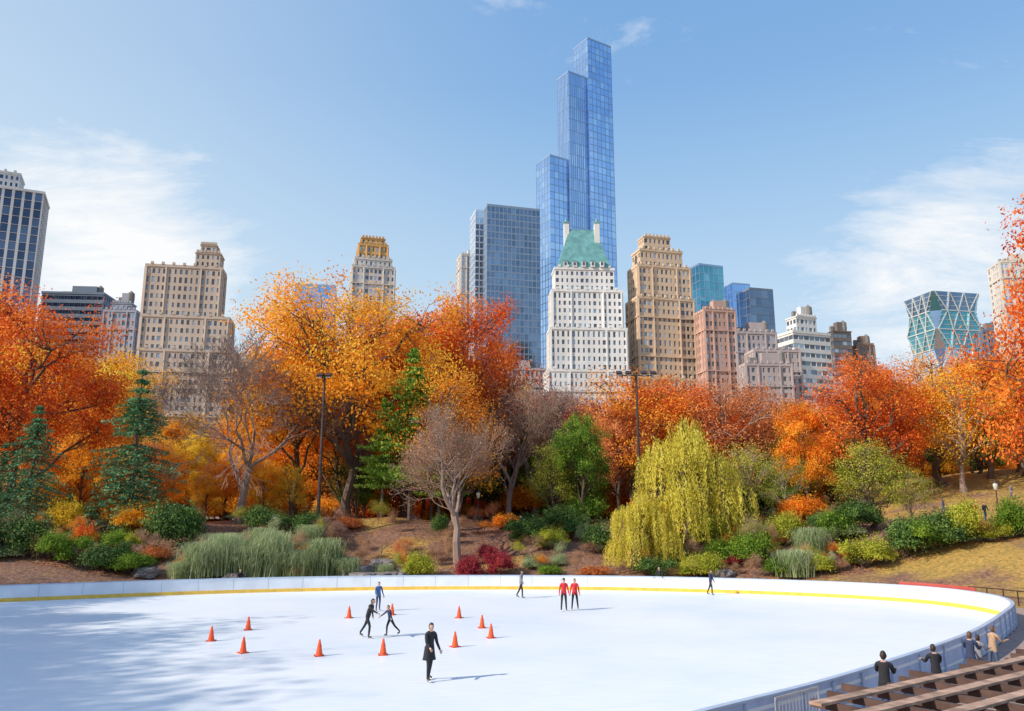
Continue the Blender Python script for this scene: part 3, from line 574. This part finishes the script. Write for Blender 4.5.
mb=MB();cx,cy,w_,d_,z=fit(904,980,300,420,.8,math.radians(12));th=math.radians(12)
nl=12;ztop=at(512,292,420)[2];lh=ztop/nl;c_,s_=math.cos(th),math.sin(th);rings=[]
for k in range(nl+1):
    cut=.03 if k%2==0 else .15
    pts=[(-.5+cut,-.5),(.5-cut,-.5),(.5,-.5+cut),(.5,.5-cut),(.5-cut,.5),(-.5+cut,.5),(-.5,.5-cut),(-.5,-.5+cut)]
    rings.append([(cx+c_*a*w_-s_*b*d_,cy+s_*a*w_+c_*b*d_,k*lh) for a,b in pts])
for k in range(nl):
    for i in range(8):
        j=(i+1)%8;a,b,c,d=rings[k][i],rings[k][j],rings[k+1][j],rings[k+1][i]
        if k%2==0: mb.add([a,b,d,c],t=[[0,1,2],[1,3,2]],mat=(i+k)%3)
        else: mb.add([a,b,d,c],t=[[0,1,3],[0,3,2]],mat=(i+k+1)%3)
    for side in range(4):
        A=np.array(rings[k][side*2]);Bb=np.array(rings[k][side*2+1]);C=np.array(rings[k+1][side*2]);Dd=np.array(rings[k+1][side*2+1])
        n_=3
        lo=[A+(Bb-A)*t for t in np.linspace(0,1,n_+1)];hi=[C+(Dd-C)*t for t in np.linspace(0,1,n_+1)]
        nv=np.array([[s_,-c_,0],[c_,s_,0],[-s_,c_,0],[-c_,-s_,0]][side])*.25
        mb.beam(A+nv,Bb+nv,.6,.6,3)
        for t in range(n_):
            m_=(lo[t]+lo[t+1])/2 if k%2 else (hi[t]+hi[t+1])/2
            if k%2: mb.beam(hi[t]+nv,m_+nv,.75,.4,3);mb.beam(m_+nv,hi[t+1]+nv,.75,.4,3)
            else: mb.beam(lo[t]+nv,m_+nv,.75,.4,3);mb.beam(m_+nv,lo[t+1]+nv,.75,.4,3)
        for f in range(1,4):
            t=f/4;mb.beam(A+(C-A)*t+nv*.5,Bb+(Dd-Bb)*t+nv*.5,.3,.25,3)
top=rings[-1];cc=np.mean(top,0);mb.add(list(top)+[cc],t=[[i,(i+1)%8,8] for i in range(8)],mat=3)
mb.obj('diagrid_glass_tower',CUR['dark'][:1]+CUR['teal'][:1]+[CUR['pale'][1],solid('steel_pale',(.58,.62,.62),.35,.3,.05)])
# ------------------------------------------------------------ street furniture
DKM=solid('dark_bronze',(.07,.045,.04),.5,.3,.2,4);LENS=solid('lamp_lens',(.6,.6,.55),.2)
def floodpole(u,vt,vb,D,arm):
    x=at(u,vb,D)[0];zt=at(u,vt,D)[2];z0=H(x,D);mb=MB()
    mb.tube([(0,0,0),(0,0,.5),(0,0,.5),(0,0,zt-z0)],[.32,.32,.20,.12],10,0)
    h=zt-z0
    mb.tube([(-arm,0,h-.35),(arm,0,h-.35)],[.06,.06],6,0)
    for k in ([-1,-.45,.45,1] if arm>1 else [-1,1]):
        q=[[1,0,0],[0,math.cos(.5),-math.sin(.5)],[0,math.sin(.5),math.cos(.5)]]
        mb.box((k*arm,-.15,h-.1),(.62,.75,.30),0,0,q);mb.box((k*arm,-.25,h-.27),(.5,.6,.03),0,1,q);mb.tube([(k*arm,0,h-.4),(k*arm,0,h-.1)],[.05,.05],5,0)
    o=mb.obj('floodlight_pole',[DKM,LENS]);o.location=(x,D,z0-.05);return o
floodpole(318,374,517,84,.45);floodpole(640,372,500,88,1.9)
def parklamp(u,v):
    x,D=gfind(u,v);mb=MB()
    mb.tube([(0,0,0),(0,0,.4),(0,0,.6),(0,0,3.0)],[.18,.16,.07,.05],10,0)
    mb.tube([(0,0,3.0),(0,0,3.1),(0,0,3.45),(0,0,3.6),(0,0,3.75)],[.09,.16,.22,.18,.03],10,1);mb.tube([(0,0,3.6),(0,0,3.8),(0,0,3.95)],[.2,.1,.02],8,0)
    o=mb.obj('park_lamp',[DKM,LENS],True);o.location=(x,D,H(x,D)-.02)
parklamp(1000,524);parklamp(478,526)
CO=solid('cone_orange',(.85,.10,.02),.45,0,.08,3);CB=solid('cone_base',(.55,.06,.02),.6)
mb=MB();mb.tube([(0,0,.03),(0,0,.05),(0,0,.6),(0,0,.66)],[.16,.15,.045,.035],14,0);mb.box((0,0,.018),(.40,.40,.036),0,1)
mb.tube([(0,0,.36),(0,0,.44)],[.102,.084],14,0);cone=mb.mesh('traffic_cone',[CO,CB])
for u,v in((211,641),(248,630),(243,653),(319,656),(383,655),(349,618),(392,615),(459,618),(482,628),(455,647),(491,638)):
    x,y=ground(u,v);o=bpy.data.objects.new('traffic_cone',cone);scene.collection.objects.link(o);o.location=(x,y,.003);o.rotation_euler=(0,0,rnd.random()*3)
WD=solid('weathered_wood',(.42,.27,.19),.8,0,.5,2.5,.3);WD2=solid('dark_wood',(.09,.05,.04),.8,0,.3,3)
mb=MB();A=np.array([5.9,16.0]);Bp=np.array([15.2,22.6]);d=(Bp-A);Lp=np.linalg.norm(d);d/=Lp;nrm=np.array([d[1],-d[0]])
for k in range(5):
    a=A+nrm*(.5+k*1.7)-d*.3;b=a+d*(Lp+.6);mb.beam((*a,2.0),(*b,2.0),.14,.24,1)
    for t in np.linspace(.05,.95,5):
        p_=a+(b-a)*t;mb.beam((*p_,0),(*p_,1.88),.18,.18,1)
for i in range(14):
    p0=A+d*(Lp*i/13);a=p0-nrm*(.3+.25*(i%3));b=p0+nrm*8;mb.beam((*a,2.19),(*b,2.19),.10,.14,1)
for k in range(9):
    a=A+nrm*(.1+k*.9)-d*(.5+.3*(k%2));b=a+d*(Lp+1);mb.beam((*a,2.29),(*b,2.29),.26,.05,0)
mb.obj('wooden_pergola',[WD,WD2])
SIL=solid('galvanised_steel',(.6,.62,.64),.35,.7,.1,5);mb=MB()
a=np.array([6.6,21.4]);b=np.array([8.2,22.8]);dd=b-a
mb.tube([(*a,0.05),(*a,1.15),(*(a+dd*.03),1.2)],[.025]*3,6,0);mb.tube([(*b,0.05),(*b,1.15),(*(b-dd*.03),1.2)],[.025]*3,6,0)
mb.beam((*a,1.2),(*b,1.2),.05,.05,0);mb.beam((*a,.25),(*b,.25),.03,.03,0)
for t in np.linspace(.08,.92,12): q=a+dd*t;mb.beam((*q,.25),(*q,1.2),.02,.02,0)
for q in(a,b): mb.beam((q[0]+.2,q[1]-.25,.03),(q[0]-.2,q[1]+.25,.03),.04,.03,0)
mb.obj('crowd_barrier',[SIL])
mb=MB();RED=solid('red_panel',(.48,.09,.07),.5,0,.1,2);idx=[i for i in range(NR) if RC[i][0]>27.2 and 53<RC[i][1]<59]
for i in idx:
    a=RC[i]+NOR[i]*.5;b=RC[(i+1)%NR]+NOR[(i+1)%NR]*.5;mb.beam((*a,1.15),(*b,1.15),.05,.36,0);mb.beam((*a,0),(*a,1.0),.06,.06,1)
mb.obj('red_banner_fence',[RED,DKM])
mb=MB()
pts=[RC[i]+NOR[i]*4.2 for i in range(30,84,2)]
for a,b in zip(pts[:-1],pts[1:]):
    mb.beam((*a,1.0),(*b,1.0),.07,.07,0);mb.beam((*a,.55),(*b,.55),.04,.04,0);mb.beam((*a,0),(*a,1.0),.06,.06,0)
mb.obj('metal_railing',[DKM])
def bench(x,y,rot):
    mb=MB()
    for k in range(4): mb.box((0,-.2+k*.12,.45),(1.8,.09,.035),0,0)
    for k in range(3): mb.box((0,.27+k*.02,.58+k*.13),(1.8,.03,.09),0,0)
    for s in(-.8,.8): mb.box((s,-.2,.22),(.05,.05,.44),0,1);mb.box((s,.24,.42),(.05,.05,.84),0,1);mb.box((s,0,.42),(.05,.5,.04),0,1);mb.box((s,.02,.64),(.05,.5,.04),0,1)
    o=mb.obj('park_bench',[WD,DKM]);o.location=(x,y,.01);o.rotation_euler=(0,0,rot)
bench(21.5,33.5,-.8);bench(24.5,37.5,-.85);bench(27.6,42,-1)
# ------------------------------------------------------------ people
def cloth(n,c): return solid(n,c,.85,0,.2,12,.2)
CL=dict(black=cloth('cloth_black',(.018,.018,.024)),navy=cloth('cloth_navy',(.03,.045,.10)),red=cloth('cloth_red',(.65,.03,.04)),blue=cloth('cloth_blue',(.05,.12,.30)),grey=cloth('cloth_grey',(.22,.22,.25)),tan=cloth('cloth_tan',(.42,.28,.18)),jean=cloth('cloth_denim',(.06,.09,.17)),pink=cloth('cloth_pink',(.5,.15,.25)))
SKIN=solid('skin',(.55,.33,.24),.55,0,.05,8);HAIR=solid('hair_dark',(.03,.018,.012),.6,0,.3,30);HAIRB=solid('hair_brown',(.12,.06,.03),.6,0,.3,30);EYE=solid('eye',(.03,.02,.02),.2);BOOT=solid('boot',(.03,.03,.03),.4);BLADE=solid('skate_blade',(.6,.6,.62),.25,.9);LIP=solid('lips',(.45,.15,.13),.5)
def rotx(v,a): c,s=math.cos(a),math.sin(a);return np.array([v[0],v[1]*c-v[2]*s,v[1]*s+v[2]*c])
def person(name,x,y,face,h=1.72,top='black',bot='black',legs=((.1,.08,.1),(-.1,.08,.1)),arms=((.2,.2,.3),(.2,.2,.3)),lean=.05,coat=0,skates=True,hair=HAIR,hat=None,z=0.0):
    """local frame: faces -Y. legs: (hip fwd, out, knee bend); arms: (fwd,out,elbow)"""
    s=h/1.72
    pel=np.array([0,0,0.]);V=[pel];Rr=[(.145,.115)];E=[];seg=[]
    def add(p,par,r,tag): V.append(np.array(p));Rr.append(r if isinstance(r,tuple) else (r,r));E.append((par,len(V)-1));seg.append(tag);return len(V)-1
    tdir=rotx(np.array([0,0,1.]),lean)
    w1=add(pel+tdir*.17,0,(.135,.105),'t');ch=add(pel+tdir*.36,w1,(.165,.12),'t');nb=add(pel+tdir*.475,ch,(.10,.085),'t')
    nk=add(pel+tdir*.55,nb,.052,'n');hd=pel+tdir*.66+np.array([0,-.015,0])
    hands=[];feet=[]
    for i,sd in enumerate((-1,1)):
        f,o,e=arms[i];sh=V[nb]+np.array([sd*.175,0,-.035]);a=add(sh,nb,.07,'t')
        d1=np.array([sd*math.sin(o)*1.0,-math.sin(f)*math.cos(o),-math.cos(f)*math.cos(o)])
        el=add(sh+d1*.29,a,.052,'t');f2=f+e
        d2=np.array([sd*math.sin(o)*(1-.6*min(e,1.2)),-math.sin(f2)*math.cos(o),-math.cos(f2)*math.cos(o)]);d2/=np.linalg.norm(d2)
        wr=add(V[el]+d2*.25,el,.036,'t');pm=add(V[wr]+d2*.075,wr,(.040,.022),'h');hands.append((V[wr],V[pm],d2,sd))
        f,o,k=legs[i];hp=add(pel+np.array([sd*.092,0,-.05]),0,.092,'l')
        d1=np.array([sd*math.sin(o),-math.sin(f)*math.cos(o),-math.cos(f)*math.cos(o)])
        kn=add(V[hp]+d1*.42,hp,.062,'l');f2=f-k;d2=np.array([sd*math.sin(o),-math.sin(f2)*math.cos(o),-math.cos(f2)*math.cos(o)])
        an=add(V[kn]+d2*.41,kn,.045,'l')
        ft=np.array([0,-math.cos(min(.8,max(0,-f2*.8))),-math.sin(min(.8,max(0,-f2*.8)))])
        he=add(V[an]+np.array([0,.02,-.055]),an,.042,'b');to=add(V[an]+ft*.155+np.array([0,0,-.055]),he,(.038,.032),'b');feet.append((V[he],V[to]))
    me=bpy.data.meshes.new('tmp');me.from_pydata([tuple(v) for v in V],E,[]);ob=bpy.data.objects.new('tmp',me);scene.collection.objects.link(ob)
    mo=ob.modifiers.new('s','SKIN');mo.use_smooth_shade=True;sv=me.skin_vertices[0].data
    for i,r in enumerate(Rr): sv[i].radius=r
    sv[0].use_root=True
    su=ob.modifiers.new('u','SUBSURF');su.levels=1;su.render_levels=1
    dg=bpy.context.evaluated_depsgraph_get();em=ob.evaluated_get(dg).to_mesh()
    bv=np.zeros(len(em.vertices)*3);em.vertices.foreach_get('co',bv);bv=bv.reshape(-1,3)
    mb=MB();SV=np.array(V);A_=np.array([SV[a] for a,b in E]);B_=np.array([SV[b] for a,b in E]);TG={'t':0,'l':1,'n':2,'h':2,'b':3}
    groups={}
    for pl in em.polygons:
        c=np.array(pl.center);ab=B_-A_;tt=np.clip(((c-A_)*ab).sum(1)/(ab*ab).sum(1),0,1);dd=np.linalg.norm(A_+ab*tt[:,None]-c,axis=1)
        g=TG[seg[int(dd.argmin())]]
        if g==1 and c[2]>-.10: g=0
        if g==2 and c[2]<V[nb][2]+.03 and abs(c[0])<.1 and seg[int(dd.argmin())]=='n': g=0
        vs=list(pl.vertices)
        if len(vs)==4: groups.setdefault(g,[]).append(vs)
        else:
            for k in range(1,len(vs)-1): groups.setdefault(g+10,[]).append([vs[0],vs[k],vs[k+1]])
    mb.V.append(bv);mb.A.append(np.full(len(bv),.5));mb.n=len(bv)
    for g,l in groups.items():
        if g<10: mb.Q.append(np.array(l));mb.QM.append(np.full(len(l),g))
        else: mb.T.append(np.array(l));mb.TM.append(np.full(len(l),g-10))
    ob.evaluated_get(dg).to_mesh_clear();bpy.data.objects.remove(ob)
    nu,nv=16,12;vv=[]
    for j in range(nv+1):
        ph=math.pi*j/nv
        for i in range(nu):
            a=2*math.pi*i/nu;px_=math.sin(ph)*math.sin(a);py_=-math.sin(ph)*math.cos(a);pz=math.cos(ph)
            sx_=.074*(1-.22*max(0,-pz));yy=py_*.092
            if py_<-.8 and -.35<pz<.12: yy-=.02*(1-abs(px_)*3 if abs(px_)<.33 else 0)
            vv.append((px_*sx_,yy,pz*.115))
    q=[[j*nu+i,j*nu+(i+1)%nu,(j+1)*nu+(i+1)%nu,(j+1)*nu+i] for j in range(nv) for i in range(nu)]
    hv=np.array(vv)+hd;mb.add(hv,q,mat=2)
    hq=[f for f in q if (np.mean([vv[k][2] for k in f])>.045) or (np.mean([vv[k][1] for k in f])>.012 and np.mean([vv[k][2] for k in f])>-.08)]
    hvv=np.array(vv)*1.13+hd+np.array([0,.004,.004]);mb.add(hvv,hq,mat=4)
    if hat is not None: 
        hq=[f for f in q if np.mean([vv[k][2] for k in f])>.03];mb.add(np.array(vv)*1.2+hd+np.array([0,.003,.01]),hq,mat=8)
    for sd in(-1,1):
        e=hd+np.array([sd*.029,-.082,.005]);mb.tube([e+[0,.01,0],e,e+[0,-.006,0]],[.011,.011,.004],6,5)
        e=hd+np.array([sd*.073,.005,0]);mb.tube([e+[0,0,-.028],e+[sd*.012,0,0],e+[0,0,.028]],[.008,.014,.01],5,2)
    mb.box(hd+np.array([0,-.083,-.052]),(.042,.012,.010),0,6)
    for wr,pm,dr,sd in hands:
        side=np.cross(dr,np.array([0,1.,0])) if abs(dr[1])<.9 else np.array([1.,0,0]);side/=np.linalg.norm(side);curl=np.cross(side,dr)
        for k,(o,Lf) in enumerate(((-.030,.062),(-.010,.078),(.010,.072),(.029,.055))):
            b_=pm+side*o-dr*.01;mb.tube([b_,b_+dr*Lf*.55,b_+dr*Lf*.85+curl*.018,b_+dr*Lf*.95+curl*.035],[.0105,.010,.009,.007],6,2)
        b_=wr+dr*.03+side*.03;mb.tube([b_,b_+side*.03+dr*.025,b_+side*.04+dr*.055+curl*.01],[.012,.011,.008],6,2)
    if coat:
        zz=[.05,-.1,-.25,-coat];rr=[.15,.17,.19,.215];vv=[];nn=18
        for z_,r in zip(zz,rr):
            for i in range(nn): a=2*math.pi*i/nn;k=1+.05*math.sin(a*5);vv.append((math.sin(a)*r*k*1.1,math.cos(a)*r*k*.85,z_))
        mb.add(vv,[[j*nn+i,j*nn+(i+1)%nn,(j+1)*nn+(i+1)%nn,(j+1)*nn+i] for j in range(3) for i in range(nn)],mat=0)
    if skates:
        for he,to in feet:
            a=he+np.array([0,.03,-.06]);b=to+np.array([0,-.04,-.055]);mb.beam(a,b,.006,.03,7)
            mb.beam(he+[0,0,-.03],he+[0,0,-.06],.03,.02,7);mb.beam(to+[0,0,-.025],to+[0,0,-.05],.03,.02,7)
    zmin=min(v[:,2].min() for v in mb.V);o=mb.obj(name,[CL[top],CL[bot],SKIN,BOOT,hair,EYE,LIP,BLADE,CL[hat or 'red']],True)
    o.location=(x,y,z-zmin*s+.002);o.scale=(s,s,s);o.rotation_euler=(0,0,face);return o
def sk(u,v,hp,face,**k):
    x,y=ground(u,v);h=min(1.9,max(1.15,hp/F*(y*CP)*1.06));person('ice_skater',x,y,face,h=h,**k)
sk(239,592,20,.6,top='black',bot='jean',legs=((.35,.1,.3),(-.2,.1,.2)))
sk(378,611,25,.5,top='blue',bot='navy',arms=((.3,.2,.6),(-.1,.3,.3)),legs=((.25,.08,.3),(-.2,.1,.2)))
sk(367,638,35,1.3,top='black',bot='black',lean=.35,legs=((.45,.1,.5),(-.45,.12,.2)),arms=((.9,.2,.3),(-.3,.4,.3)))
sk(390,636,27,-.9,top='navy',bot='black',lean=.25,legs=((.3,.2,.4),(-.5,.15,.3)),arms=((.6,.7,.2),(.3,.8,.3)),hair=HAIRB)
sk(429,681,50,.75,top='black',bot='black',lean=.1,coat=.36,legs=((.28,.08,.22),(-.22,.1,.15)),arms=((.35,.18,.7),(.1,.2,.4)))
sk(521,598,25,1.2,top='grey',bot='black',legs=((.35,.1,.3),(-.35,.1,.2)),arms=((.4,.4,.4),(-.2,.3,.3)))
sk(564,611,28,.1,top='red',bot='black',arms=((.2,.25,.4),(.1,.2,.3)),hat='black');sk(575,610,27,-.1,top='red',bot='black',legs=((.2,.1,.3),(-.2,.1,.2)))
sk(660,591,21,-.5,top='black',bot='navy',arms=((.3,.3,.6),(.3,.3,.6)));sk(711,595,22,1.0,top='navy',bot='black',legs=((.35,.12,.3),(-.3,.1,.2)))
for u,v,D,t,f,hr in((882,651,24.2,'black',2.6,HAIR),(934,646,26.3,'black',3.0,HAIR),(968,633,29.0,'navy',2.4,HAIRB),(976,636,29.8,'grey',2.2,HAIR),(990,627,31.0,'tan',2.0,HAIRB)):
    x,_,z=at(u,v,D);person('spectator',x,D,f,h=max(1.5,min(1.85,z)),top=t,bot='jean',arms=((.7,.12,1.1),(.8,.12,.9)),lean=.18,skates=False,hair=hr,z=.006)
for u,v,f,t in((986,522,0,'black'),(976,522,.4,'red'),(944,515,1,'navy'),(1012,500,.5,'grey')):
    x,D=gfind(u,v);person('walker',x,D,f,h=1.72,top=t,bot='jean',skates=False,z=H(x,D),legs=((.3,.08,.2),(-.25,.08,.2)))
